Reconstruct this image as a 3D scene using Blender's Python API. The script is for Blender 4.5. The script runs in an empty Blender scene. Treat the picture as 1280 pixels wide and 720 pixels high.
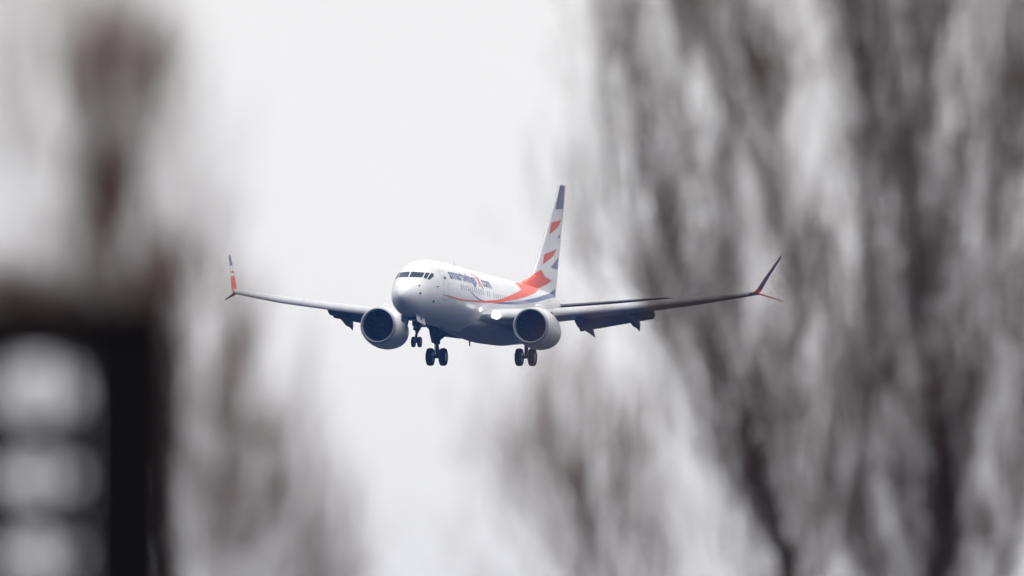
import bpy, bmesh, math, random
from mathutils import Vector, Matrix
import numpy as np

S = bpy.context.scene
C = S.collection
rad = math.radians

# ------------------------------------------------------------------ camera
ELEV = 3.0                      # the long lens looks up at the approach path
CAM = Vector((0, 0, 1.7))
LENS = 600.0
cam_d = bpy.data.cameras.new('camera')
cam_d.lens = LENS; cam_d.sensor_width = 36; cam_d.clip_start = .5; cam_d.clip_end = 30000
cam_d.dof.use_dof = True; cam_d.dof.focus_distance = 1072; cam_d.dof.aperture_fstop = 2.8
cam = bpy.data.objects.new('camera', cam_d); C.objects.link(cam)
cam.location = CAM; cam.rotation_euler = (rad(90 + ELEV), 0, 0)
S.camera = cam
CAMROT = Matrix.Rotation(rad(90 + ELEV), 3, 'X')
FPX = LENS / 36 * 1280

# ------------------------------------------------------------------ overcast sky
SUN = Vector((.42, .05, .90)).normalized()
w = bpy.data.worlds.new('World'); S.world = w; w.use_nodes = True
nt = w.node_tree; nt.nodes.clear()
N = lambda t: nt.nodes.new(t)
out = N('ShaderNodeOutputWorld'); mix = N('ShaderNodeMixShader')
b1 = N('ShaderNodeBackground'); b2 = N('ShaderNodeBackground')
sky = N('ShaderNodeTexSky'); sky.sky_type = 'NISHITA'; sky.sun_disc = False
sky.sun_elevation = math.asin(SUN.z); sky.sun_rotation = math.atan2(SUN.x, SUN.y)
nt.links.new(sky.outputs[0], b1.inputs[0]); b1.inputs[1].default_value = .1
tc = N('ShaderNodeTexCoord'); sep = N('ShaderNodeSeparateXYZ')
nt.links.new(tc.outputs['Generated'], sep.inputs[0])
cl = N('ShaderNodeTexNoise'); cl.inputs['Scale'].default_value = 22; cl.inputs['Detail'].default_value = 3
nt.links.new(tc.outputs['Generated'], cl.inputs['Vector'])
m1 = N('ShaderNodeMapRange'); m1.inputs[1].default_value = .3; m1.inputs[2].default_value = .7
m1.inputs[3].default_value = .955*2.5; m1.inputs[4].default_value = 1.035*2.5
nt.links.new(cl.outputs[0], m1.inputs[0])
m2 = N('ShaderNodeValToRGB'); m2.color_ramp.interpolation = 'EASE'      # overcast: brightest overhead
for pos, v in ((.06, 1.0), (.3, 1.4), (1.0, 2.3)):
    e_ = m2.color_ramp.elements[0] if pos == .06 else (m2.color_ramp.elements[1] if pos == 1.0 else m2.color_ramp.elements.new(pos))
    e_.position = pos; e_.color = (v/2.5, v/2.5, v/2.5, 1)
nt.links.new(sep.outputs['Z'], m2.inputs[0])
mm = N('ShaderNodeMath'); mm.operation = 'MULTIPLY'
nt.links.new(m1.outputs[0], mm.inputs[0]); nt.links.new(m2.outputs[0], mm.inputs[1])
# low sky outside the view darkened blue, added to shade nose and belly
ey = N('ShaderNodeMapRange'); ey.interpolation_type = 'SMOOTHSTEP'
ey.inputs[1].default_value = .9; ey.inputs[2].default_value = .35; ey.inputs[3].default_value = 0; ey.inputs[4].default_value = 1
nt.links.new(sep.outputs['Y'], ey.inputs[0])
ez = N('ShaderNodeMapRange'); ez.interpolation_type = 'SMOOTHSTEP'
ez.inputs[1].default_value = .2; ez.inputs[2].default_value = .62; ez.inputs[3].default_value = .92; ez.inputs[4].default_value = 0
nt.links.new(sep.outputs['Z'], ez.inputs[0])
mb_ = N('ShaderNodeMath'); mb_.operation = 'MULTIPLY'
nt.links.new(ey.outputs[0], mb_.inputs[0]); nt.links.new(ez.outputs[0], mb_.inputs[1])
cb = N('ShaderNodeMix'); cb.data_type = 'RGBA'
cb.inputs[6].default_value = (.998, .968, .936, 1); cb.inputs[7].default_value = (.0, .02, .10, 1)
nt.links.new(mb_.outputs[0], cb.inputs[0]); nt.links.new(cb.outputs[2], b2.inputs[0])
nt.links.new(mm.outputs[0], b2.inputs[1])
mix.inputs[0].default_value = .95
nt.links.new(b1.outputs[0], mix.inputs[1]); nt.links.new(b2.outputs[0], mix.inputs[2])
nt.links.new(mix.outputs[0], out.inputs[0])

sd = bpy.data.lights.new('sun', 'SUN'); sd.energy = .65; sd.angle = rad(18); sd.color = (1, .96, .9)
so = bpy.data.objects.new('sun', sd); C.objects.link(so)
so.rotation_euler = SUN.to_track_quat('Z', 'Y').to_euler()

S.view_settings.view_transform = 'Standard'; S.view_settings.look = 'None'
S.view_settings.exposure = 0; S.view_settings.gamma = 1; S.view_settings.use_curve_mapping = False
S.render.engine = 'CYCLES'
S.cycles.use_denoising = True
S.cycles.max_bounces = 6; S.cycles.transparent_max_bounces = 16
S.cycles.volume_bounces = 0

# ------------------------------------------------------------------ materials
def mat(name, col, rough=.5, metal=0, spec=.5, coat=0, grime=0, scale=1.5, dark=.6, emit=None, bump=0):
    m = bpy.data.materials.new(name); m.use_nodes = True
    t = m.node_tree; p = t.nodes['Principled BSDF']
    p.inputs['Base Color'].default_value = (*col, 1); p.inputs['Roughness'].default_value = rough
    p.inputs['Metallic'].default_value = metal; p.inputs['Specular IOR Level'].default_value = spec
    p.inputs['Coat Weight'].default_value = coat; p.inputs['Coat Roughness'].default_value = .08
    if grime:
        co = t.nodes.new('ShaderNodeTexCoord'); mp = t.nodes.new('ShaderNodeMapping')
        mp.inputs['Scale'].default_value = (.35, 1, 1)
        n = t.nodes.new('ShaderNodeTexNoise'); n.inputs['Scale'].default_value = scale; n.inputs['Detail'].default_value = 8
        r = t.nodes.new('ShaderNodeMapRange'); r.inputs[1].default_value = .35; r.inputs[2].default_value = .7
        r.inputs[3].default_value = 0; r.inputs[4].default_value = grime
        mx = t.nodes.new('ShaderNodeMix'); mx.data_type = 'RGBA'
        mx.inputs[6].default_value = (*col, 1); mx.inputs[7].default_value = (*[c * dark for c in col], 1)
        t.links.new(co.outputs['Object'], mp.inputs[0]); t.links.new(mp.outputs[0], n.inputs['Vector'])
        t.links.new(n.outputs[0], r.inputs[0]); t.links.new(r.outputs[0], mx.inputs[0])
        t.links.new(mx.outputs[2], p.inputs['Base Color'])
        rr = t.nodes.new('ShaderNodeMapRange'); rr.inputs[3].default_value = rough; rr.inputs[4].default_value = min(1, rough + .15)
        t.links.new(n.outputs[0], rr.inputs[0]); t.links.new(rr.outputs[0], p.inputs['Roughness'])
        if bump:
            b = t.nodes.new('ShaderNodeBump'); b.inputs['Strength'].default_value = bump; b.inputs['Distance'].default_value = .02
            t.links.new(n.outputs[0], b.inputs['Height']); t.links.new(b.outputs[0], p.inputs['Normal'])
    if emit:
        p.inputs['Emission Color'].default_value = (*emit[0], 1); p.inputs['Emission Strength'].default_value = emit[1]
    return m

M = dict(
    white=mat('white_paint', (.80, .81, .82), .32, coat=.25, grime=.55, scale=.7, dark=.74),
    red=mat('orange_red_paint', (.84, .10, .032), .4, coat=.05, grime=.25, dark=.85),
    blue=mat('navy_paint', (.06, .08, .25), .35, coat=.2, grime=.25, dark=.8),
    fairing=mat('grey_fairing_paint', (.40, .41, .43), .4, grime=.4, dark=.7),
    grey=mat('grey_wing_paint', (.48, .49, .51), .4, grime=.4, scale=1.2, dark=.75),
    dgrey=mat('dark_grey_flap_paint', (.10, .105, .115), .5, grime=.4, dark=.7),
    metal=mat('bare_aluminium', (.72, .73, .75), .42, metal=.25, grime=.3, dark=.8),
    slat=mat('pale_slat_paint', (.57, .58, .60), .38, coat=.15, grime=.3, dark=.8),
    lip=mat('dull_inlet_lip_metal', (.40, .42, .46), .4, metal=.3, grime=.3, dark=.8),
    steel=mat('gear_steel', (.03, .031, .035), .45, metal=.3, grime=.4, dark=.6),
    tyre=mat('tyre_rubber', (.006, .006, .007), .85, spec=.15, grime=.4),
    rim=mat('wheel_rim', (.25, .26, .27), .4, metal=.5),
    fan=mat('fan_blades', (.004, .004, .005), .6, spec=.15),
    liner=mat('inlet_liner', (.010, .010, .012), .7, spec=.2),
    glass=mat('cockpit_glass', (.010, .022, .045), .15, spec=.18),
    cabin=mat('cabin_window_glass', (.52, .53, .55), .25, spec=.5),
    seam=mat('door_seam', (.42, .43, .45), .6),
    lamp=mat('landing_lamp', (.9, .9, .9), .2, emit=((1, 1, 1), 4)),
    bark=mat('grey_bark', (.045, .040, .037), .9, spec=.15, grime=.7, scale=9, dark=.5, bump=.6),
    twig=mat('grey_brown_twigs', (.155, .100, .080), .85, spec=.15, grime=.6, scale=6, dark=.6),
    rtwig=mat('reddish_twigs', (.19, .110, .083), .85, spec=.15, grime=.6, scale=6, dark=.6),
    frame=mat('black_painted_steel', (.007, .0052, .0045), .7, spec=.08, grime=.5, scale=8, dark=.6),
    rust=mat('rusty_steel', (.05, .022, .014), .8, spec=.15, grime=.7, scale=10, dark=.4),
)

# ------------------------------------------------------------------ mesh helpers
class MB:
    def __init__(s): s.v = []; s.f = []; s.m = []
    def add(s, vs, fs, mi=0):
        o = len(s.v); s.v += [tuple(v) for v in vs]
        s.f += [tuple(i + o for i in f) for f in fs]; s.m += [mi] * len(fs); return s
    def loft(s, rings, mi=0, cap=(True, True), closed=True):
        n = len(rings[0]); vs = [p for r in rings for p in r]; fs = []
        for a in range(len(rings) - 1):
            for k in range(n if closed else n - 1):
                k2 = (k + 1) % n
                fs.append((a*n + k, a*n + k2, (a+1)*n + k2, (a+1)*n + k))
        if cap[0]: fs.append(tuple(range(n))[::-1])
        if cap[1]: fs.append(tuple((len(rings)-1)*n + k for k in range(n)))
        return s.add(vs, fs, mi)
    def tube(s, pts, rs, n=10, mi=0):
        pts = [Vector(p) for p in pts]; rings = []
        for i, p in enumerate(pts):
            d = (pts[min(i+1, len(pts)-1)] - pts[max(i-1, 0)]).normalized()
            a = d.orthogonal().normalized() if i == 0 else (a - d * a.dot(d)).normalized()
            b = d.cross(a); r = rs[i] if hasattr(rs, '__len__') else rs
            rings.append([p + (a*math.cos(t) + b*math.sin(t))*r for t in [2*math.pi*k/n for k in range(n)]])
        return s.loft(rings, mi)
    def box(s, c, d, mi=0, rot=None):
        c = Vector(c); vs = []
        for x in (-1, 1):
            for y in (-1, 1):
                for z in (-1, 1):
                    v = Vector((x*d[0]/2, y*d[1]/2, z*d[2]/2))
                    if rot is not None: v = rot @ v
                    vs.append(c + v)
        return s.add(vs, [(0,1,3,2),(4,6,7,5),(0,4,5,1),(2,3,7,6),(0,2,6,4),(1,5,7,3)], mi)
    def plate(s, poly, th, mi=0):
        """thick plate from a planar 3-D outline"""
        P = [Vector(p) for p in poly]; nrm = (P[1]-P[0]).cross(P[2]-P[0]).normalized() * th/2
        n = len(P)
        fs = [tuple(range(n))[::-1], tuple(range(n, 2*n))] + [(k, (k+1) % n, n + (k+1) % n, n + k) for k in range(n)]
        return s.add([p - nrm for p in P] + [p + nrm for p in P], fs, mi)
    def build(s, name, mats, parent=None, smooth=True, fix=True, auto=40):
        me = bpy.data.meshes.new(name); me.from_pydata(s.v, [], s.f)
        mats = mats if isinstance(mats, (list, tuple)) else [mats]
        for m in mats: me.materials.append(m)
        me.polygons.foreach_set('material_index', s.m)
        if fix:
            bm = bmesh.new(); bm.from_mesh(me); bmesh.ops.recalc_face_normals(bm, faces=bm.faces); bm.to_mesh(me); bm.free()
        me.polygons.foreach_set('use_smooth', [smooth]*len(me.polygons))
        if smooth and auto: me.set_sharp_from_angle(angle=rad(auto))
        o = bpy.data.objects.new(name, me); C.objects.link(o)
        if parent: o.parent = parent
        return o

def tag(o, label=None, cat=None, group=None, kind=None):
    for k, v in (('label', label), ('category', cat), ('group', group), ('kind', kind)):
        if v: o[k] = v
    return o

def W(px, py, d):
    """world point seen in direction (px, py) of the 1280x720 photograph, d metres along the view axis"""
    return CAM + CAMROT @ Vector(((px-640)/FPX*d, -(py-360)/FPX*d, -d))

# ------------------------------------------------------------------ ground
g = MB(); RG = 6000
ring = [(0, 0, 0)] + [(r*math.cos(a), r*math.sin(a), 0) for r in (30, 120, 500, 1500, RG) for a in [2*math.pi*k/48 for k in range(48)]]
fs = [(0, 1+k, 1+(k+1) % 48) for k in range(48)]
for j in range(4):
    fs += [(1+j*48+k, 1+(j+1)*48+k, 1+(j+1)*48+(k+1) % 48, 1+j*48+(k+1) % 48) for k in range(48)]
g.add(ring, fs)
tag(g.build('ground', mat('dark_bluish_ground', (.020, .024, .031), .95, spec=.1, grime=.8, scale=.25, dark=.6), smooth=False),  # unseen ground, coloured dark and bluish to dim and tint bounce on the belly
    'dark bluish winter ground below the flight path', 'ground', kind='structure')

# ------------------------------------------------------------------ the airliner
REF, ZB = 19.0, 3.85
def V(s, y, z): return Vector((REF - s, y, z + ZB))
YAW, PIT, ROL = rad(15.284), rad(3.847), rad(-1.205)
D0, TX, TY = 1075.33, -1.929, -1.117
cy, sy, cp, sp, cr, sr = math.cos(YAW), math.sin(YAW), math.cos(PIT), math.sin(PIT), math.cos(ROL), math.sin(ROL)
R = (Matrix(((cr,-sr,0),(sr,cr,0),(0,0,1))) @ Matrix(((1,0,0),(0,cp,sp),(0,-sp,cp))) @
     Matrix(((cy,0,-sy),(0,1,0),(sy,0,cy))) @ Matrix(((0,1,0),(0,0,1),(1,0,0))))
c0 = R @ Vector((0, 0, -ZB)) + Vector((TX, TY, -D0))
plane = bpy.data.objects.new('airliner', None); C.objects.link(plane)
plane.matrix_world = Matrix.Translation(CAM + CAMROT @ c0) @ (CAMROT @ R).to_4x4()
tag(plane, 'white twin engine jet airliner with orange red and navy tail, wheels down in flight', 'airliner')

# fuselage profile: station, top, bottom, half width
T = np.array([
 (0,-.62,-.78,.07),(.1,-.44,-.95,.22),(.25,-.28,-1.09,.36),(.6,-.02,-1.32,.60),(1.0,.20,-1.50,.79),(1.5,.42,-1.66,.98),
 (2.0,.72,-1.77,1.13),(2.5,1.08,-1.85,1.26),(3.0,1.38,-1.90,1.37),(4,1.72,-1.96,1.55),(5,1.89,-1.99,1.69),(6,1.96,-2.0,1.79),
 (7,1.99,-2.0,1.85),(8.5,2.0,-2.0,1.88),(25.5,2.0,-2.0,1.88),(28,2.0,-1.84,1.86),(30,1.99,-1.5,1.75),(32,1.95,-1.05,1.52),
 (34,1.88,-.45,1.18),(36,1.74,.2,.76),(37.5,1.55,.75,.40),(38.0,1.36,.98,.16)])
def herm(s, k):
    x = T[:, 0]; y = T[:, k]; s = min(max(s, x[0]), x[-1])
    i = min(max(int(np.searchsorted(x, s, 'right')) - 1, 0), len(x) - 2)
    def sl(j):
        if j == 0: return (y[1]-y[0])/(x[1]-x[0])
        if j == len(x)-1: return (y[-1]-y[-2])/(x[-1]-x[-2])
        a = (y[j]-y[j-1])/(x[j]-x[j-1]); b = (y[j+1]-y[j])/(x[j+1]-x[j])
        return 0 if a*b <= 0 else 2*a*b/(a+b)
    h = x[i+1]-x[i]; t = (s-x[i])/h
    return ((2*t**3-3*t**2+1)*y[i] + (t**3-2*t**2+t)*h*sl(i) + (-2*t**3+3*t**2)*y[i+1] + (t**3-t**2)*h*sl(i+1))
def prof(s):
    zt, zb, wd = herm(s, 1), herm(s, 2), herm(s, 3)
    return (zt+zb)/2, (zt-zb)/2, wd
def skin_sz(s, z, off=.006, side=1):
    zc, h, wd = prof(s); t = min(max((z-zc)/h, -.999), .999); y = wd*math.sqrt(1-t*t)
    n = Vector((0, y/wd**2, (z-zc)/h**2)).normalized()
    return V(s, side*(y + n.y*off), z + n.z*off)
def skin_yz(y, z, off=.006):
    a, b = 0.0, 8.0
    for _ in range(40):
        m = (a+b)/2; zc, h, wd = prof(m)
        if (y/wd)**2 + ((z-zc)/h)**2 > 1: a = m
        else: b = m
    e = .02; zc, h, wd = prof(a)
    n = Vector((0, y/wd**2, (z-zc)/h**2)); zc2, h2, w2 = prof(a+e)
    ds = ((y/w2)**2 + ((z-zc2)/h2)**2 - (y/wd)**2 - ((z-zc)/h)**2)/e
    nn = Vector((-ds/2, n.y, n.z)).normalized()      # local X is forward
    return V(a, y, z) + nn*off

def decal(mb, poly, fn, mi=0, step=(.4, .1)):
    """flat 2-D outline cut into a grid and laid on a curved skin"""
    bm = bmesh.new(); vs = [bm.verts.new((p[0], p[1], 0)) for p in poly]; bm.faces.new(vs)
    bmesh.ops.triangulate(bm, faces=bm.faces)
    cut_map(bm, mb, fn, mi, step)
def cut_map(bm, mb, fn, mi, step):
    for ax in (0, 1):
        lo = min(v.co[ax] for v in bm.verts); hi = max(v.co[ax] for v in bm.verts)
        k = math.floor(lo/step[ax]) + 1
        while k*step[ax] < hi:
            co = [0, 0, 0]; co[ax] = k*step[ax]; no = [0, 0, 0]; no[ax] = 1
            bmesh.ops.bisect_plane(bm, geom=bm.verts[:]+bm.edges[:]+bm.faces[:], plane_co=co, plane_no=no); k += 1
    bm.verts.index_update()
    mb.add([fn(v.co.x, v.co.y) for v in bm.verts], [[v.index for v in f.verts] for f in bm.faces], mi)
    bm.free()
def band(mb, cl, fn, mi, **k):
    """ribbon from a list of (s, lower z, upper z), smoothed"""
    a = np.array(cl); ss = np.linspace(a[0,0], a[-1,0], 60)
    def sm(col):
        y = np.interp(ss, a[:,0], a[:,col])
        for _ in range(4):
            y[1:-1] = (y[:-2]+2*y[1:-1]+y[2:])/4
        return y
    lo, hi = sm(1), sm(2)
    for i in range(59):
        decal(mb, [(ss[i],lo[i]),(ss[i+1],lo[i+1]),(ss[i+1],hi[i+1]),(ss[i],hi[i])], fn, mi, **k)

f = MB(); NR = 72
ss = np.concatenate([np.array([0,.03,.07,.12,.2,.3,.45]), np.arange(.6, 6, .2), np.arange(6, 25, 1.0), np.arange(25, 37.6, .4), [37.8, 38.0]])
rings = []
for s in ss:
    zc, h, wd = prof(s); rings.append([V(s, wd*math.sin(a), zc + h*math.cos(a)) for a in [2*math.pi*k/NR for k in range(NR)]])
f.loft(rings)
for side in (1, -1):
    fn = lambda s, z, side=side: skin_sz(s, z, .006, side)
    fn2 = lambda s, z, side=side: skin_sz(s, z, .011, side)
    band(f, [(4.3,-.31,-.29),(5.05,-.40,-.33),(7.3,-.47,-.38),(10,-.38,-.27),(12.8,-.25,-.12),(16.57,.03,.22),(19.6,.40,.72),(23,.82,1.28),(25.5,1.18,1.58),(27.4,1.45,1.84)], fn2, 1)
    band(f, [(8.9,.46,.50),(9.3,.32,.38),(10.2,.02,.09),(11.8,-.20,-.12),(14.5,-.13,-.04),(17.1,-.04,.08),(21.5,.26,.48),(25.9,.72,.98),(29,1.12,1.38),(31.5,1.38,1.64),(34.3,1.58,1.80)], fn, 2)
    decal(f, [(23.2,1.28),(24.3,1.22),(27.0,1.45),(28.8,1.66),(30.4,1.95),(29,1.98),(25.0,1.9),(23.6,1.75)], fn, 1)
fus = f.build('fuselage', [M['white'], M['red'], M['blue']], plane, fix=False)

# wing to body fairing
f = MB(); rings = []
for s in np.linspace(11.6, 26, 37):
    e = min(1, math.sin(math.pi*(s-11.6)/14.4)**.6*1.02)
    wd = .6 + 1.42*e; zb = float(np.interp(s, [11.6,14.5,18,21,24,26], [-1.9,-2.04,-2.14,-2.28,-2.2,-1.86])); zt = -.95 + .2*e
    zc, h = (zt+zb)/2, (zt-zb)/2
    r = []
    for k in range(40):
        a = 2*math.pi*k/40; cs, sn = math.cos(a), math.sin(a)
        r.append(V(s, wd*math.copysign(abs(sn)**.92, sn), zc + h*math.copysign(abs(cs)**.92, cs)))
    rings.append(r)
f.loft(rings).build('belly_fairing', M['fairing'], plane)

# cockpit glazing: three panes a side
for sgn in (1, -1):
    for poly in ([(.03,.575),(.76,.60),(.78,.93),(.04,.955)],
                 [(.82,.60),(.97,.52),(1.0,.94),(.83,.935)],
                 [(1.01,.51),(1.12,.50),(1.20,.74),(1.14,.93),(1.05,.945)]):
        mb = MB(); decal(mb, [(sgn*p[0], p[1]) for p in poly], lambda y, z: skin_yz(y, z, .008), 0, (.08, .08))
        mb.build('cockpit_window', M['glass'], fus)
# cabin windows and doors
wp = [(-.12,-.14),(-.06,-.18),(.06,-.18),(.12,-.14),(.12,.14),(.06,.18),(-.06,.18),(-.12,.14)]
wm = MB(); decal(wm, [(9+.92*p[0], .40+p[1]) for p in wp], lambda s, z: skin_sz(s, z, .007), 0, (.5, .09))
w0 = wm.build('cabin_window', M['cabin'], fus)
first = True
for k in range(44):
    s = 7.6 + .508*k
    if 13.1 < s < 13.5 or s > 26.2 or 14.3 < s < 15.0: continue
    for sgn in (1, -1):
        o = w0 if first else w0.copy()
        if not first: C.objects.link(o)
        first = False
        o.parent = fus; o.location = (9 - s, 0, 0); o.scale = (1, sgn, 1)
for sgn in (1, -1):
    for s0, z0, z1 in ((4.75,-.62,1.2),(29.3,-.3,1.4)):
        mb = MB(); fn = lambda s, z: skin_sz(s, z, .007, sgn)
        for a in ((s0-.43,z0,s0-.40,z1),(s0+.40,z0,s0+.43,z1),(s0-.40,z0,s0+.40,z0+.03),(s0-.40,z1-.03,s0+.40,z1)):
            decal(mb, [(a[0],a[1]),(a[2],a[1]),(a[2],a[3]),(a[0],a[3])], fn)
        decal(mb, [(s0-.1,z0+1.25),(s0+.1,z0+1.25),(s0+.1,z0+1.5),(s0-.1,z0+1.5)], fn)
        mb.build('cabin_door', M['seam'], fus, fix=False)
# probes and ports on the nose
for s, z, r in ((4.75,.74,.07),(1.5,.02,.05),(1.3,-.45,.06),(3.0,-.82,.06),(3.4,.1,.04)):
    mb = MB(); p = skin_sz(s, z, 0); q = skin_sz(s, z, .09)
    mb.tube([p, q], [r, r*.7], 8).build('sensor_probe', M['steel'], fus)
# blade antennas
for s, z in ((16.2, -2.36), (9.5, -1.98)):
    h = -.38
    MB().plate([V(s,.0,z+.05),V(s+.32,0,z+.05),V(s+.34,0,z+h),V(s+.2,0,z+h)], .04).build('antenna', M['steel'], plane, smooth=False)
MB().plate([V(12,0,1.97),V(12.4,0,1.97),V(12.42,0,2.3),V(12.25,0,2.3)], .04).build('antenna', M['white'], plane, smooth=False)

# lettering along the upper fuselage
def text_mesh(txt, s0, s1, height, arc0, mi, mb, side, bold=.032):
    cu = bpy.data.curves.new('txt', 'FONT'); cu.body = txt; cu.size = 1; cu.offset = bold; cu.resolution_u = 3
    ob = bpy.data.objects.new('txt', cu); C.objects.link(ob)
    dg = bpy.context.evaluated_depsgraph_get(); me = bpy.data.meshes.new_from_object(ob.evaluated_get(dg))
    if True:
        bm = bmesh.new(); bm.from_mesh(me)
        xs = [v.co.x for v in bm.verts]; x0, x1 = min(xs), max(xs); L = s1-s0
        for v in bm.verts:
            u = (v.co.x-x0)/(x1-x0)
            v.co.x = (s0 + u*L) if side == 1 else (s1 - u*L)
            v.co.y = arc0 + v.co.y*height
        def fn(s, a):
            th = a/1.94; zc, h, wd = prof(s); h += .008; wd += .008
            return V(s, side*wd*math.cos(th), zc + h*math.sin(th))
        cut_map(bm, mb, fn, mi, (.4, .12))
    bpy.data.objects.remove(ob); bpy.data.meshes.remove(me); bpy.data.curves.remove(cu)
A0 = .84
for side in (1, -1):
    mb = MB()
    text_mesh('smartwings', 5.72, 11.75, .98, A0, 0, mb, side)
    mb.build('lettering', M['blue'], fus, fix=False, smooth=False)
    mb = MB(); text_mesh('com', 13.15, 15.2, .98, A0, 0, mb, side)
    mb.build('lettering', M['blue'], fus, fix=False, smooth=False)
    def fn(s, a):         # the ribbon emblem that stands for the dot
        th = a/1.94; zc, h, wd = prof(s); h += .009; wd += .009
        return V(s, side*wd*math.cos(th), zc + h*math.sin(th))
    mb = MB()
    for poly in ([(12.0,1.72),(12.22,1.74),(13.0,.64),(12.78,.62)], [(12.1,.74),(12.35,.74),(12.62,1.14),(12.49,1.36)],
                 [(12.62,1.34),(12.76,1.14),(13.0,1.46),(12.9,1.56)]):
        decal(mb, poly, fn, 0, (.4, .12))
    mb.build('emblem', M['red'], fus, fix=False, smooth=False)

# vertical fin with rudder and livery
def fin_le(z): return np.interp(z, [1.7, 2.15, 2.9, 3.6, 9.0, 9.12], [26.6, 28.6, 31.2, 32.0, 37.15, 37.5])
def fin_te(z): return np.interp(z, [1.5, 9.12], [36.75, 38.85])
def foil(n=10):
    xs = [.5*(1-math.cos(math.pi*k/n)) for k in range(n+1)]
    th = lambda x: 5*(.2969*math.sqrt(x)-.126*x-.3516*x*x+.2843*x**3-.1036*x**4)
    return [(x, th(x)) for x in xs] + [(x, -th(x)) for x in xs[-2:0:-1]]
FO = foil()
def fin_half(s, z):
    a, b = fin_le(z), fin_te(z); x = min(max((s-a)/(b-a), 0), 1); tk = np.interp(z, [1.5, 9.1], [.55, .17])
    return tk*5*(.2969*math.sqrt(x)-.126*x-.3516*x*x+.2843*x**3-.1036*x**4)
mb = MB(); rings = []
FF = foil(26)
for z in (1.45,1.6,1.7,1.8,1.9,2.0,2.1,2.15,2.2,2.35,2.5,2.65,2.8,2.9,3.0,3.15,3.3,3.45,3.6,4.5,6,7.5,8.6,8.95,9.06,9.12):
    a, b = fin_le(z), fin_te(z); tk = np.interp(z, [1.5, 8.9, 9.12], [.55, .17, .08])
    rings.append([V(a + x*(b-a), t*tk, z) for x, t in FF])
mb.loft(rings)
fin_polys = [
 (2, [(701.0,231.5),(706.3,233),(705.2,261),(694.2,261.5)]),
 (1, [(689,278),(702,274.5),(697.5,282.5),(685.6,293)]),
 (2, [(699.6,293),(701.2,297),(696.5,298)]),
 (1, [(679.2,317.5),(695.5,311),(690,320),(676.5,330)]),
 (2, [(698.8,321.5),(698.2,337),(687.5,334)]),
 (1, [(674,337),(678.3,345.8),(689,351),(682,355),(668,361),(652,363),(650,354.5),(662,346)]),
 (2, [(695.6,361),(695.4,372.5),(690,371.5),(684,368)]),
]
def unproj_y0(px, py):
    d = Vector(((px-640)/FPX, -(py-360)/FPX, -1)); o = Vector((-TX, -TY, D0))
    Mi = R.transposed(); ol = Mi @ o; dl = Mi @ d; t = (.1-ol.y)/dl.y; p = ol + dl*t
    return REF - p.x, p.z
z_lo = lambda P: min(p[1] for p in P)
for mi, poly in fin_polys:
    P = [unproj_y0(*p) for p in poly]
    P = [(min(max(s, fin_le(z)+.03), fin_te(z)-.02), min(z, 9.05)) for s, z in P]
    for side in (1, -1):
        decal(mb, P, lambda s, z: V(s, side*(fin_half(s, z)+.016), z), mi, (.09, .07) if z_lo(P) < 3.7 else (.2, .2))
fin = mb.build('tail_fin', [M['white'], M['red'], M['blue']], plane, fix=False)
mb = MB()      # bare metal leading edge strip
for side in (1, -1):
    P = [(fin_le(z)+dx, z) for z, dx in ((3.7,0.0),(6,0),(8.9,0),(8.9,.16),(6,.2),(3.7,.24))]
    decal(mb, P, lambda s, z: V(s, side*(fin_half(s, z)+.008), z), 0, (.08, .5))
mb.build('leading_edge', M['metal'], fin, fix=False)

# horizontal stabilisers
for side in (1, -1):
    mb = MB(); rings = []
    for u in (0, .3, .7, .97, 1):
        y = .5 + 6.72*u; le = 33.3 + 4.45*u; te = 37.6 + 1.75*u; z = .92 + .93*u; tk = .42 - .3*u
        if u == 1: le += .35; tk *= .4
        rings.append([V(le + x*(te-le), side*y, z + t*tk - .02*x) for x, t in FO])
    mb.loft(rings).build('horizontal_stabiliser', M['dgrey'], plane)

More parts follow.
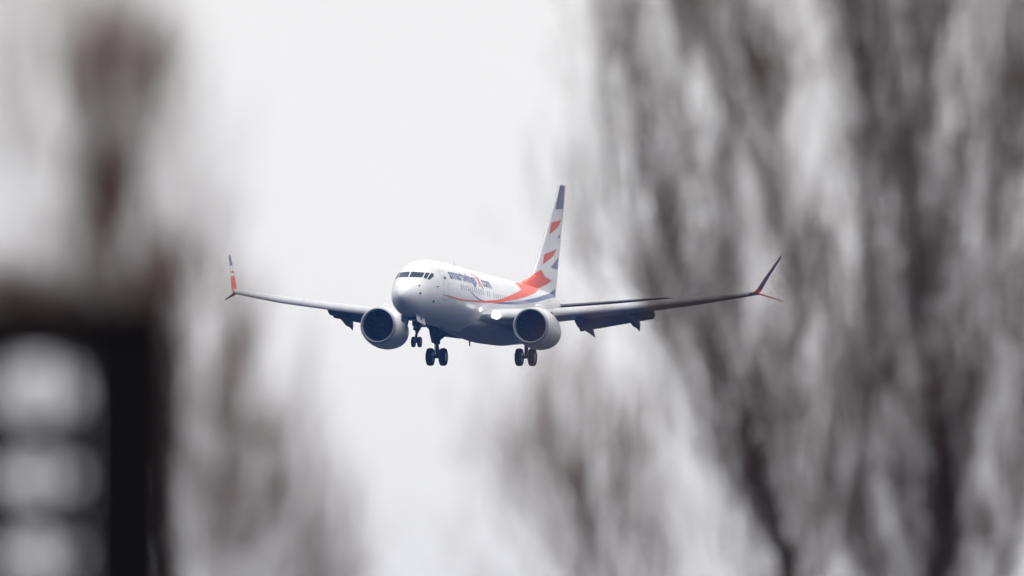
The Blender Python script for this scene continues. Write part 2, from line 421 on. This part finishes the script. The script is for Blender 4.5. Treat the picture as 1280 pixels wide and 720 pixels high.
# wings --------------------------------------------------------------
YS = [1.2, 1.9, 3.2, 4.9, 5.7, 8, 10.6, 13.3, 15.5, 16.7, 17.05]
def w_le(y): return float(np.interp(y, [1.2, 1.9, 4.2, 17.05], [12.6, 13.2, 14.85, 21.5]))
def w_te(y): return float(np.interp(y, [1.2, 5.7, 17.05], [20.5, 20.55, 22.95]))
def w_z(y): return float(np.interp(y, [1.2, 1.9, 5.9, 9, 13.3, 15.5, 17.05], [-1.0, -.93, -.60, -.22, .40, .78, 1.07]))
def w_tk(y): return float(np.interp(y, [1.2, 1.9, 5.7, 17.05], [1.0, .92, .50, .15]))
for side in (1, -1):
    mb = MB(); rings = []
    for y in YS:
        le, te = w_le(y), w_te(y)
        rings.append([V(le + x*(te-le), side*y, w_z(y) + t*w_tk(y)*(1.1 if t > 0 else .9) + .10*math.sin(math.pi*x)*.6 - .035*(te-le)*x) for x, t in FO])
    wing = mb.loft(rings).build('wing', M['grey'], plane)
    # slats: curved shells set ahead of and below the leading edge, in four lengths
    for ya, yb in ((2.3, 4.15), (5.7, 8.55), (8.57, 11.5), (11.52, 14.2), (14.22, 16.85)):
        mb = MB(); rings = []
        for y in np.linspace(ya, yb, 4):
            le = w_le(y); zc = w_z(y); h = float(np.interp(y, [2, 6, 13, 17], [.60, .56, .50, .34])); c = h*1.15
            o_, i_ = [], []
            for k in range(11):
                a = rad(-62 + 150*k/10)
                o_.append(V(le - .12 + c*.42 - c*.62*math.cos(a), side*y, zc - .05*h + h*.52*math.sin(a)))
                i_.append(V(le - .12 + c*.42 - c*.56*math.cos(a)+.03, side*y, zc - .05*h + h*.48*math.sin(a)))
            sk = lambda v: Vector((v.x + .62*(zc + ZB + h*.5 - v.z), v.y, v.z))     # drooped: lower lip forward
            rings.append([sk(v) for v in o_ + i_[::-1]])
        mb.loft(rings).build('slat', M['slat'], wing)
    # flaps: main and aft panels, drooped
    def flap(ya, yb, sa, za, sb, zb_, chord_a, chord_b, dd, tk, name='flap'):
        mb = MB(); rings = []
        for u in np.linspace(0, 1, 4):
            y = ya + (yb-ya)*u; s0 = sa[0] + (sa[1]-sa[0])*u; z0 = za[0] + (za[1]-za[0])*u
            c = chord_a + (chord_b-chord_a)*u; cd, sd_ = math.cos(rad(dd)), math.sin(rad(dd))
            rings.append([V(s0 + c*x*cd + t*tk*sd_, side*y, z0 - c*x*sd_ + t*tk*cd) for x, t in FO])
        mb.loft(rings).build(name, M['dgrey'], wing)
    flap(1.95, 4.1, (20.2, 20.2), (-.90, -.80), 0, 0, 1.3, 1.15, 26, .26)
    flap(2.05, 4.0, (21.2, 21.1), (-1.34, -1.18), 0, 0, .85, .75, 42, .28)
    flap(5.75, 10.65, (20.2, 21.0), (-.72, -.10), 0, 0, 1.15, .8, 26, .18)
    flap(5.8, 10.5, (21.15, 21.7), (-1.08, -.33), 0, 0, .55, .4, 42, .11)
    # flap track fairings
    for y, zt in ((6.5, -1.72), (9.4, -1.33)) :
        mb = MB(); L0 = w_te(y)-2.6; zw = w_z(y)-.2
        pts = [(L0, zw), (L0+.5, zw-.16), (L0+1.6, zw-.28), (L0+2.6, zw-.45), (L0+3.4, zt+.38), (22.55, zt)]
        rr = [(.04,.05),(.15,.17),(.2,.26),(.22,.36),(.17,.26),(.02,.03)]
        mb.loft([[V(s, side*y + a*math.cos(t), z + b*math.sin(t)) for t in [2*math.pi*k/12 for k in range(12)]] for (s, z), (a, b) in zip(pts, rr)])
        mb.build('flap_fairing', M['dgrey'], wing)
    # split winglet
    def blade(name, secs, cols):
        mb = MB()
        rings = [[V(s + x*c, side*(y + ny*t*tk), z + nz*t*tk) for x, t in FO] for (s, y, z, c, tk, ny, nz) in secs]
        for i in range(len(rings)-1):
            mb.loft(rings[i:i+2], cols[i], (i == 0, i == len(rings)-2))
        o = mb.build(name, [M['red'], M['white'], M['blue']], wing, fix=True)
        for p in o.data.polygons:                        # the outboard face is navy above its orange foot
            if p.normal.y*side > .2 and p.center.z - ZB > 1.07 + 2.45*.14: p.material_index = 2
    P0, P1 = (21.55, 17.05, 1.07), (24.0, 18.1, 3.52)
    us = [0, .1, .42, .5, .56, .64, .7, 1]
    secs = []
    for u in us:
        y = P0[1] + (P1[1]-P0[1])*(u if u > .1 else u*1.6); z = P0[2] + (P1[2]-P0[2])*u; s = P0[0] + (P1[0]-P0[0])*u
        secs.append((s, y, z, 1.2 - .8*u, .17 - .11*u, -.92, .38))
    blade('winglet', secs, [0, 0, 1, 0, 1, 1, 2])
    blade('winglet', [(22.0,17.1,1.06,1.0,.12,.35,.94),(22.9,17.55,.92,.7,.09,.3,.95),(24.05,18.32,.69,.3,.04,.3,.95)], [0, 0])
    # engine ---------------------------------------------------------
    EY, EZ, ES = 4.96*side, -1.68, 12.57
    def rev(prof_, n=56, tilt=0.0):
        rings = []
        for ds, r in prof_:
            rings.append([V(ES+ds, EY + r*math.sin(a), EZ - .05*ds + r*math.cos(a)) for a in [2*math.pi*k/n for k in range(n)]])
        return rings
    mb = MB()
    mb.loft(rev([(.16,1.165),(.35,1.205),(.7,1.255),(1.2,1.29),(1.8,1.30),(2.5,1.25),(3.2,1.14),(3.75,1.02),(3.75,.96),(3.1,.9),(2.0,.9)]), 0, (False, False))
    nac = mb.build('engine', M['white'], plane)
    MB().loft(rev([(.22,.985),(.10,.99),(.03,1.015),(0,1.045),(.02,1.085),(.07,1.125),(.16,1.165)]), 0, (False, False)).build('inlet_lip', M['lip'], nac)
    MB().loft(rev([(.22,.985),(.5,.95),(1.1,.93)]), 0, (False, False)).build('inlet_duct', M['liner'], nac)
    mb = MB(); ctr = V(ES+1.0, EY, EZ-.05)
    for k in range(18):
        a = 2*math.pi*k/18; q = []
        for r, tw, wd in ((.24,.9,.13),(.5,.6,.2),(.75,.42,.25),(.92,.35,.28)):
            for e in (-1, 1):
                aa = a + e*wd/2/r*math.cos(tw)
                q.append(ctr + Vector((e*wd/2*math.sin(tw), r*math.sin(aa), r*math.cos(aa))))
        mb.add(q, [(0,1,3,2),(2,3,5,4),(4,5,7,6)])
    mb.loft([[ctr + Vector((-.2, .93*math.sin(t), .93*math.cos(t))) for t in [2*math.pi*j/40 for j in range(40)]],
             [ctr + Vector((-.25, .93*math.sin(t), .93*math.cos(t))) for t in [2*math.pi*j/40 for j in range(40)]]])
    mb.build('fan', M['fan'], nac, fix=False)
    MB().loft(rev([(.55,.01),(.62,.08),(.8,.18),(1.0,.26),(1.1,.27)], 24)).build('spinner', M['fan'], nac)
    MB().loft(rev([(2.6,.86),(3.4,.74),(4.2,.58),(4.5,.5),(4.5,.36),(5.2,.05)], 32), 0, (True, True)).build('exhaust_nozzle', M['steel'], nac)
    mb = MB()
    mb.loft([[V(s, EY + a*math.cos(t), z + b*math.sin(t)) for t in [2*math.pi*k/14 for k in range(14)]]
             for s, z, a, b in ((13.7,-.42,.03,.06),(14.1,-.42,.14,.2),(15.0,-.55,.2,.34),(16.5,-.85,.22,.36),(18.0,-.95,.16,.22),(19.2,-.93,.03,.05))])
    mb.build('pylon', M['white'], nac)
    # wing root landing light
    mb = MB(); c = V(12.95, side*2.6, -.98)
    mb.loft([[c + Vector((dx, r*math.cos(t), r*math.sin(t))) for t in [2*math.pi*k/20 for k in range(20)]] for dx, r in ((-.3,.26),(.0,.26),(.05,.22),(.08,.1))])
    mb.build('landing_light', M['lamp'], wing)
    mb = MB(); p = skin_sz(12.3, -.69, -.02, side)
    mb.loft([[p + Vector((dx, r*math.cos(t), r*math.sin(t))) for t in [2*math.pi*k/14 for k in range(14)]] for dx, r in ((-.15,.11),(.02,.11),(.06,.05))])
    mb.build('wing_inspection_light', M['lamp'], fus)

# landing gear -------------------------------------------------------
def wheel(parent, s, y, z, r, wd):
    mb = MB(); n = 36
    pr = [(-.5,.55),(-.5,.62),(-.49,.8),(-.42,.93),(-.25,.985),(0,1),(.25,.985),(.42,.93),(.49,.8),(.5,.62),(.5,.55)]
    rings = [[V(s + r*k_*math.cos(t), y + wd*a, z + r*k_*math.sin(t)) for t in [2*math.pi*j/n for j in range(n)]] for a, k_ in pr]
    mb.loft(rings, 0, (False, False))
    rim = [(-.44,.56),(-.40,.3),(-.46,.22),(-.46,.02),(.46,.02),(.46,.22),(.40,.3),(.44,.56)]
    mb.loft([[V(s + r*k_*math.cos(t), y + wd*a, z + r*k_*math.sin(t)) for t in [2*math.pi*j/n for j in range(n)]] for a, k_ in rim], 1, (False, False))
    for a in (-.44, .44):
        mb.loft([[V(s + r*k_*math.cos(t), y + wd*a, z + r*k_*math.sin(t)) for t in [2*math.pi*j/n for j in range(n)]] for k_ in (.56, .545)], 1, (False, False))
    mb.build('wheel', [M['tyre'], M['rim']], parent)
for side in (1, -1):
    mb = MB(); Y = 2.91*side; s0 = 19.23
    mb.tube([V(s0,Y,-.9),V(s0,Y,-2.3)], .17, 14); mb.tube([V(s0,Y,-2.2),V(s0,Y,-3.2)], .105, 14)
    mb.tube([V(s0,Y-.5,-3.23),V(s0,Y+.5,-3.23)], .09, 12)
    mb.tube([V(s0,Y,-2.25),V(s0,Y-side*1.2,-1.25)], .085, 10)               # side stay
    mb.tube([V(s0-.1,Y,-2.0),V(s0-.9,Y,-1.1)], .07, 10)                     # drag stay
    mb.tube([V(s0+.14,Y,-2.35),V(s0+.42,Y,-2.75),V(s0+.1,Y,-3.15)], .05, 8) # torque link
    mb.tube([V(s0-.16,Y+.1*side,-1.6),V(s0-.14,Y+.1*side,-3.0)], .025, 6)   # brake hose
    mb.tube([V(s0,Y,-2.42),V(s0,Y,-2.2)], .2, 12); mb.box(V(s0,Y-side*.08,-2.0), (.3,.3,.2))
    gear = mb.build('main_landing_gear', M['steel'], plane)
    wheel(gear, s0, Y-.425, -3.23, .565, .40); wheel(gear, s0, Y+.425, -3.23, .565, .40)
    MB().plate([V(s0-.75,Y+side*.34,-.9),V(s0+.6,Y+side*.34,-.9),V(s0+.55,Y+side*.29,-1.8),V(s0+.25,Y+side*.24,-2.35),V(s0-.35,Y+side*.24,-2.35),V(s0-.7,Y+side*.29,-1.8)], .05).build('gear_door', M['dgrey'], gear, smooth=False)
mb = MB(); s0 = 4.0
mb.tube([V(s0-.12,0,-1.7),V(s0-.03,0,-2.7)], .1, 12); mb.tube([V(s0-.04,0,-2.6),V(s0,0,-3.25)], .065, 12)
mb.tube([V(s0,-.3,-3.3),V(s0,.3,-3.3)], .06, 10)
mb.tube([V(s0+.02,.0,-2.75),V(s0+1.15,0,-1.9)], .09, 8)      # drag brace
mb.tube([V(s0,.12,-2.55),V(s0+1.1,.25,-1.9)], .05, 8); mb.tube([V(s0,-.12,-2.55),V(s0+1.1,-.25,-1.9)], .05, 8)
mb.tube([V(s0-.08,.0,-2.65),V(s0-.32,0,-2.95),V(s0-.05,0,-3.2)], .04, 8)
mb.box(V(s0-.02,0,-2.45), (.28,.4,.22)); mb.box(V(s0+.5,0,-2.15), (1.3,.55,.3))
ng = mb.build('nose_landing_gear', M['steel'], plane)
wheel(ng, s0, -.2, -3.3, .335, .2); wheel(ng, s0, .2, -3.3, .335, .2)
mb = MB().loft([[V(s0-.16+dx, r*math.cos(t), -2.38+r*math.sin(t)) for t in [2*math.pi*k/14 for k in range(14)]] for dx, r in ((0,.09),(-.06,.09))])
mb.build('taxi_light', M['rim'], ng)
for side in (1, -1):
    mb = MB().plate([V(2.05,side*.42,-1.52),V(3.95,side*.46,-1.62),V(3.9,side*.57,-2.28),V(2.2,side*.52,-2.12)], .035)
    d = mb.build('gear_door', M['white'], ng, smooth=False)
    mb = MB().plate([V(2.9,side*.52,-1.82),V(3.25,side*.535,-1.84),V(3.25,side*.56,-2.02),V(2.9,side*.545,-2.00)], .01)
    o = mb.build('door_marking', M['blue'], d, smooth=False)
MB().box(V(3.3,0,-1.90),(1.7,.7,.06)).build('wheel_well', M['fan'], plane, smooth=False)  # flat black slab, the shade of the open bay put into its colour

# ------------------------------------------------------------------ trees
rng = random.Random(5)
def smooth_path(P, n=6):
    P = [Vector(p) for p in P]; P = [2*P[0]-P[1]] + P + [2*P[-1]-P[-2]]; o = []
    for i in range(1, len(P)-2):
        for k in range(n):
            t = k/n; a, b, c, d = P[i-1:i+3]
            o.append(.5*((2*b) + (c-a)*t + (2*a-5*b+4*c-d)*t*t + (3*b-a-3*c+d)*t**3))
    o.append(P[-2]); return o
def fast_tube(V_, F_, pts, rs, n=3):
    o = len(V_)
    a = Vector((1, 0, 0)); b = Vector((0, 1, 0))
    for p, r in zip(pts, rs):
        for k in range(n):
            t = 2*math.pi*k/n; V_.append((p.x + math.cos(t)*r, p.y + math.sin(t)*r, p.z))
    for i in range(len(pts)-1):
        for k in range(n):
            k2 = (k+1) % n; F_.append((o+i*n+k, o+i*n+k2, o+(i+1)*n+k2, o+(i+1)*n+k))
def tree(label, d, trunk, limbs, r_trunk, twig_mat, lean_mat, dens=1.0, rs=1.0, group=None):
    """trunk / limbs: outlines measured in photo pixels, turned into metres at distance d.
    limbs: (path, radius mm, spread px, branchlets, branchlet length px)"""
    k = d/FPX                                              # metres per pixel there
    tp = [W(px, py, d) for px, py in trunk]
    base = Vector((tp[0].x + rng.uniform(-.1, .1), tp[0].y, 0))
    e = bpy.data.objects.new('bare_tree', None); C.objects.link(e); e.location = base
    tag(e, label, 'tree', group)
    sp_ = smooth_path([base] + tp, 5); n = len(sp_)
    mb = MB(); L = [p - base for p in sp_]
    mb.tube(L, [max(r_trunk*float(np.interp(i/(n-1), [0,.22,.36,.46,1], [1,.85,.42,.2,.06])), .006) for i in range(n)], 10)
    V_, F_ = [], []
    for path, rmm, spread, nb, bl in limbs:
        dep = rng.uniform(-.5, .5)
        wp_ = []
        for i, (px, py) in enumerate(path):
            p = W(px, py + 38, d); p.y += dep*min(1, i*.6); wp_.append(p - base)
        q = smooth_path(wp_, 6); m = len(q); r0 = rmm/1000
        if rmm: mb.tube(q, [max(r0*(1-.8*i/(m-1)), .004) for i in range(m)], 7)
        for _ in range(int(nb*dens)):
            u = rng.random()**.9*(m-1.001); i = int(u); st = q[i].lerp(q[i+1], u-i)
            ln = bl*k*rng.uniform(.6, 1.6); tan = (q[i+1]-q[i]).normalized()
            lat = rng.gauss(0, spread)*k; latd = rng.gauss(0, spread)*k
            dirv = (tan*.35 + Vector((0, 0, 1))*.9).normalized()
            pts = []
            bend = rng.gauss(0, .05)*ln
            for j in range(6):                            # swings out from its bough, then climbs steeply
                t = j/5; ease = t**.42
                pts.append(st + dirv*ln*t + Vector((lat*ease + bend*math.sin(3.1*t), latd*ease, 0)))
            br = rng.uniform(.0030, .0052)*rs
            fast_tube(V_, F_, pts, [br*(1-.7*j/5) for j in range(6)])
            for _t in range(rng.randint(4, 7)):
                t = rng.uniform(.1, .97)*5; j = int(t); s_ = pts[j].lerp(pts[j+1], t-j)
                tl = ln*rng.uniform(.25, .6); az = rng.uniform(0, 6.283); sx = rng.uniform(.06, .34)
                dv = Vector((math.cos(az)*sx, math.sin(az)*sx, 1)).normalized()
                e1 = s_ + dv*tl*.5; e2 = s_ + dv*tl + Vector((0, 0, tl*.12))
                tr = rng.uniform(.0017, .0032)*rs
                fast_tube(V_, F_, [s_, e1, e2], [tr, tr*.8, tr*.4])
    mb.build('trunk', lean_mat, e)
    me = bpy.data.meshes.new('crown'); me.from_pydata([tuple(v) for v in V_], [], F_); me.materials.append(twig_mat)
    o = bpy.data.objects.new('crown', me); C.objects.link(o); o.parent = e
    return e

def clumps(L, nb=34, sp=24, bl=66):
    """short boughs: (x, y, length px, lean px, strength)"""
    return [([(x - lean*.5, y + h*.6), (x, y), (x + lean*.5, y - h*.45)], 4, sp*(.7+.3*q), int(nb*q), bl) for x, y, h, lean, q in L]
tree('tall bare tree whose left edge reaches behind the airliner tail, nearest right of the airliner', 145,
     [(992,800),(968,670),(940,560),(915,480),(880,385),(842,300),(815,200),(800,80),(792,-60),(788,-220)],
     [([(985,700),(940,590),(915,480),(880,385)], 0, 38, 90, 95),
      ([(880,385),(842,300),(812,200),(795,90),(790,-40)], 6, 42, 110, 100),
      ([(960,650),(985,540),(998,430),(995,330),(962,230),(930,130),(890,50),(862,-60)], 8, 42, 190, 100),
      ([(940,560),(948,470),(930,380),(905,290),(893,190),(925,110),(955,60),(950,-60)], 7, 42, 170, 95),
      ([(1000,400),(1005,330),(985,260),(960,180),(965,90),(930,20),(920,-80)], 6, 32, 90, 95),
      ([(880,385),(800,310),(765,215),(765,90),(770,-40)], 5, 44, 80, 110),
      ([(912,480),(862,430),(830,380),(815,330)], 4, 40, 70, 85),
      ([(960,650),(920,570),(880,490),(860,420)], 3, 30, 45, 90),
      ([(1000,740),(1020,640),(1030,540),(1040,440),(1035,330)], 5, 42, 120, 115),
      ([(800,310),(745,320),(715,260)], 2, 26, 22, 85)]
     + [([(915,760),(895,420),(880,20),(878,-80)], 0, 85, 380, 110), ([(1000,920),(985,780),(975,660)], 0, 40, 90, 110)]
     + clumps([(845,295,90,-12,1.3),(938,560,120,-22,2.1),(960,510,60,-8,.6),(992,495,60,6,.6),(950,90,90,-16,1.0),
               (905,195,70,-4,.6),(960,215,70,-14,.6),(1000,300,90,-16,.9),(855,20,80,-10,.8),(795,200,90,0,.45),(880,425,60,-20,.5),(790,60,80,0,.4)]),
     .085, M['twig'], M['bark'], .86, 1.22)
tree('tall bare tree with a dark forked trunk at the right edge', 135,
     [(1170,800),(1182,690),(1180,590),(1165,480),(1152,400),(1140,300),(1132,210),(1118,120),(1104,20),(1098,-90),(1092,-220)],
     [([(1180,700),(1180,590),(1165,480),(1152,400),(1140,300)], 0, 46, 110, 100),
      ([(1150,400),(1140,300),(1132,210),(1118,120)], 0, 52, 90, 100),
      ([(1126,220),(1118,120),(1104,20),(1095,-80)], 0, 52, 80, 105),
      ([(1182,600),(1208,500),(1220,430),(1232,330),(1240,200),(1262,120),(1268,10)], 9, 36, 150, 100),
      ([(1165,500),(1105,430),(1088,330),(1076,200),(1070,60),(1068,-60)], 7, 34, 150, 100),
      ([(1140,780),(1090,690),(1066,610),(1072,500),(1084,420)], 6, 46, 150, 115),
      ([(1182,690),(1130,620),(1115,530),(1105,450)], 5, 38, 90, 100),
      ([(1200,790),(1250,690),(1272,580),(1285,450),(1288,300)], 6, 40, 130, 115),
      ([(1152,400),(1178,300),(1188,190),(1172,80),(1176,-40)], 6, 38, 150, 105),
      ([(1240,220),(1285,150),(1295,60),(1300,-60)], 5, 26, 70, 100),
      ([(1126,220),(1090,120),(1060,40),(1050,-60)], 4, 30, 80, 100)]
     + [([(1150,820),(1160,420),(1150,20),(1150,-100)], 0, 115, 400, 120), ([(1170,950),(1150,780),(1130,640)], 0, 90, 190, 120), ([(1275,820),(1270,500),(1265,200),(1262,-80)], 0, 45, 200, 110)]
     + clumps([(1138,195,120,-6,1.6),(1155,330,110,-8,1.5),(1155,395,70,0,.6),(1215,475,110,14,1.3),(1183,535,120,10,2.6),
               (1181,660,130,0,2.6),(1270,125,100,6,.8),(1165,30,80,6,.7),(1065,655,90,0,.5),(1100,480,70,-6,.4),(1270,375,60,0,.4),(1085,60,90,0,.5)]),
     .13, M['twig'], M['bark'], .86, 1.22)
tree('small thin bare tree low in the gap below the airliner', 122,
     [(800,830),(775,710),(772,640),(775,570),(768,500)],
     [([(775,700),(770,630),(772,575),(765,510)], 0, 28, 50, 75),
      ([(772,710),(735,630),(705,570),(670,515)], 4, 36, 75, 80),
      ([(760,690),(720,600),(700,520),(692,440)], 3, 36, 55, 80),
      ([(740,720),(690,640),(645,580),(625,530)], 3, 34, 40, 75),
      ([(790,760),(808,670),(812,590),(800,520)], 3, 30, 30, 80),
      ([(735,480),(725,420),(735,380)], 0, 40, 18, 80),
      ([(760,900),(735,720),(705,560)], 0, 92, 230, 100),
      ([(840,900),(835,760),(830,680)], 0, 30, 45, 100)]
     + clumps([(773,557,70,4,.8),(727,595,70,-14,.4),(755,660,90,-10,.4)]),
     .014, M['rtwig'], M['bark'], .56, 1.15)
tree('bare tree with a dark clumped top at the upper left', 66,
     [(128,560),(132,430),(136,340),(130,250),(140,170),(150,100),(153,45),(152,10)],
     [([(136,380),(130,270),(140,190)], 0, 38, 120, 85),
      ([(127,280),(116,170),(113,100),(116,70)], 4, 26, 60, 70),
      ([(140,270),(185,180),(196,110),(200,70)], 3, 30, 60, 75),
      ([(120,420),(60,370),(22,280),(10,110),(0,0)], 3, 26, 42, 85),
      ([(110,470),(100,250),(95,60),(95,-40)], 0, 78, 120, 100),
      ([(140,420),(215,350),(245,240),(235,130)], 3, 40, 42, 95),
      ([(150,440),(110,400),(50,378),(-20,366)], 6, 22, 400, 55),
      ([(90,800),(70,640),(45,520),(10,420)], 4, 45, 24, 90),
      ([(150,440),(160,390),(185,360),(200,310)], 5, 26, 150, 65)]
     + clumps([(152,48,70,4,1.3),(118,72,60,-4,.8),(160,115,70,4,.6),(118,115,60,0,.5),(130,290,130,-4,1.4),(145,260,70,6,.5),(195,100,80,4,.3),(90,350,40,0,.5)]),
     .022, M['rtwig'], M['bark'], .72, 1.0)
tree('low brownish bare tree right of the black frame at lower left', 98,
     [(345,900),(322,740),(302,610),(284,510),(270,410),(255,310)],
     [([(330,950),(300,720),(275,560)], 0, 75, 170, 110),
      ([(225,900),(214,720),(208,560),(206,440)], 5, 13, 260, 80),
      ([(310,660),(284,520),(272,430),(258,330)], 0, 40, 90, 85),
      ([(322,740),(355,650),(345,570),(332,500)], 3, 36, 70, 80),
      ([(335,800),(390,730),(402,660),(382,610)], 3, 32, 60, 75),
      ([(300,760),(250,640),(232,520),(222,400),(215,300)], 3, 36, 90, 95),
      ([(310,700),(300,600),(315,480),(300,400)], 3, 38, 60, 85),
      ([(360,860),(430,760),(442,710)], 3, 30, 45, 75), ([(370,950),(385,790),(400,700)], 0, 40, 60, 90)]
     + clumps([(283,508,70,0,.8),(240,480,70,0,.35),(330,610,80,6,.4),(370,680,70,6,.4),(265,650,90,0,.4)]),
     .016, M['rtwig'], M['bark'], .60, 1.1)

# ------------------------------------------------------------------ the dark upright frame at lower left
DF = 52
k = DF/FPX
fr = bpy.data.objects.new('steel_frame', None); C.objects.link(fr)
bx = W(160, 560, DF); fr.location = (bx.x, bx.y, 0)
tag(fr, 'black upright steel frame with thick post and crossbars at lower left', 'frame')
def zpx(py): return W(0, py, DF).z
def xpx(px): return W(px, 360, DF).x - bx.x
def bev(mb_, name, m):
    o = mb_.build(name, m, fr, smooth=False)
    b = o.modifiers.new('bevel', 'BEVEL'); b.width = .006; b.segments = 2
    return o
ztop = zpx(392)
bev(MB().box((0, 0, ztop/2), (122*k, .2, ztop)), 'post', M['frame'])
bev(MB().box((xpx(-34), 0, ztop/2), (68*k, .2, ztop)), 'post', M['frame'])
bev(MB().box((xpx(160), 0, ztop+.018), (132*k, .25, .03)), 'post_cap', M['rust'])
a, b = xpx(1), xpx(96); gaps = [(452, 522), (573, 620), (672, 721), (774, 822)]
edges = [(388, 452), (522, 573), (620, 672), (721, 774), (822, 878)]
for y0, y1 in edges:
    bev(MB().box(((a+b)/2, 0, (zpx(y0)+zpx(y1))/2), (b-a, .14, (y1-y0)*k)), 'crossbar', M['frame'])
bev(MB().box((xpx(72), .05, ztop/2), (13*k, .04, ztop - .02)), 'stay_rod', M['frame'])
for y0, y1 in gaps:                                        # corner gussets make each opening eight-sided
    c = 24*k
    for x, sx in ((a, 1), (b, -1)):
        for z, sz in ((zpx(y0), -1), (zpx(y1), 1)):
            MB().plate([(x, 0, z), (x + sx*c, 0, z), (x, 0, z + sz*c*.85)], .03).build('gusset', M['frame'], fr, smooth=False)

# ------------------------------------------------------------------ distant air
h = MB(); h.box((0, 600, 44), (16000, 16000, 90))
hz = h.build('haze', [], smooth=False)
hm = bpy.data.materials.new('haze_air'); hm.use_nodes = True
t = hm.node_tree; t.nodes.clear()
o_ = t.nodes.new('ShaderNodeOutputMaterial'); pv = t.nodes.new('ShaderNodeVolumePrincipled')
pv.inputs['Color'].default_value = (.14, .36, 1.0, 1); pv.inputs['Density'].default_value = 8.5e-5; pv.inputs['Anisotropy'].default_value = .0
t.links.new(pv.outputs[0], o_.inputs['Volume'])
hz.data.materials.append(hm)
tag(hz, kind='stuff'); hz['label'] = 'thin bluish winter haze in the air'
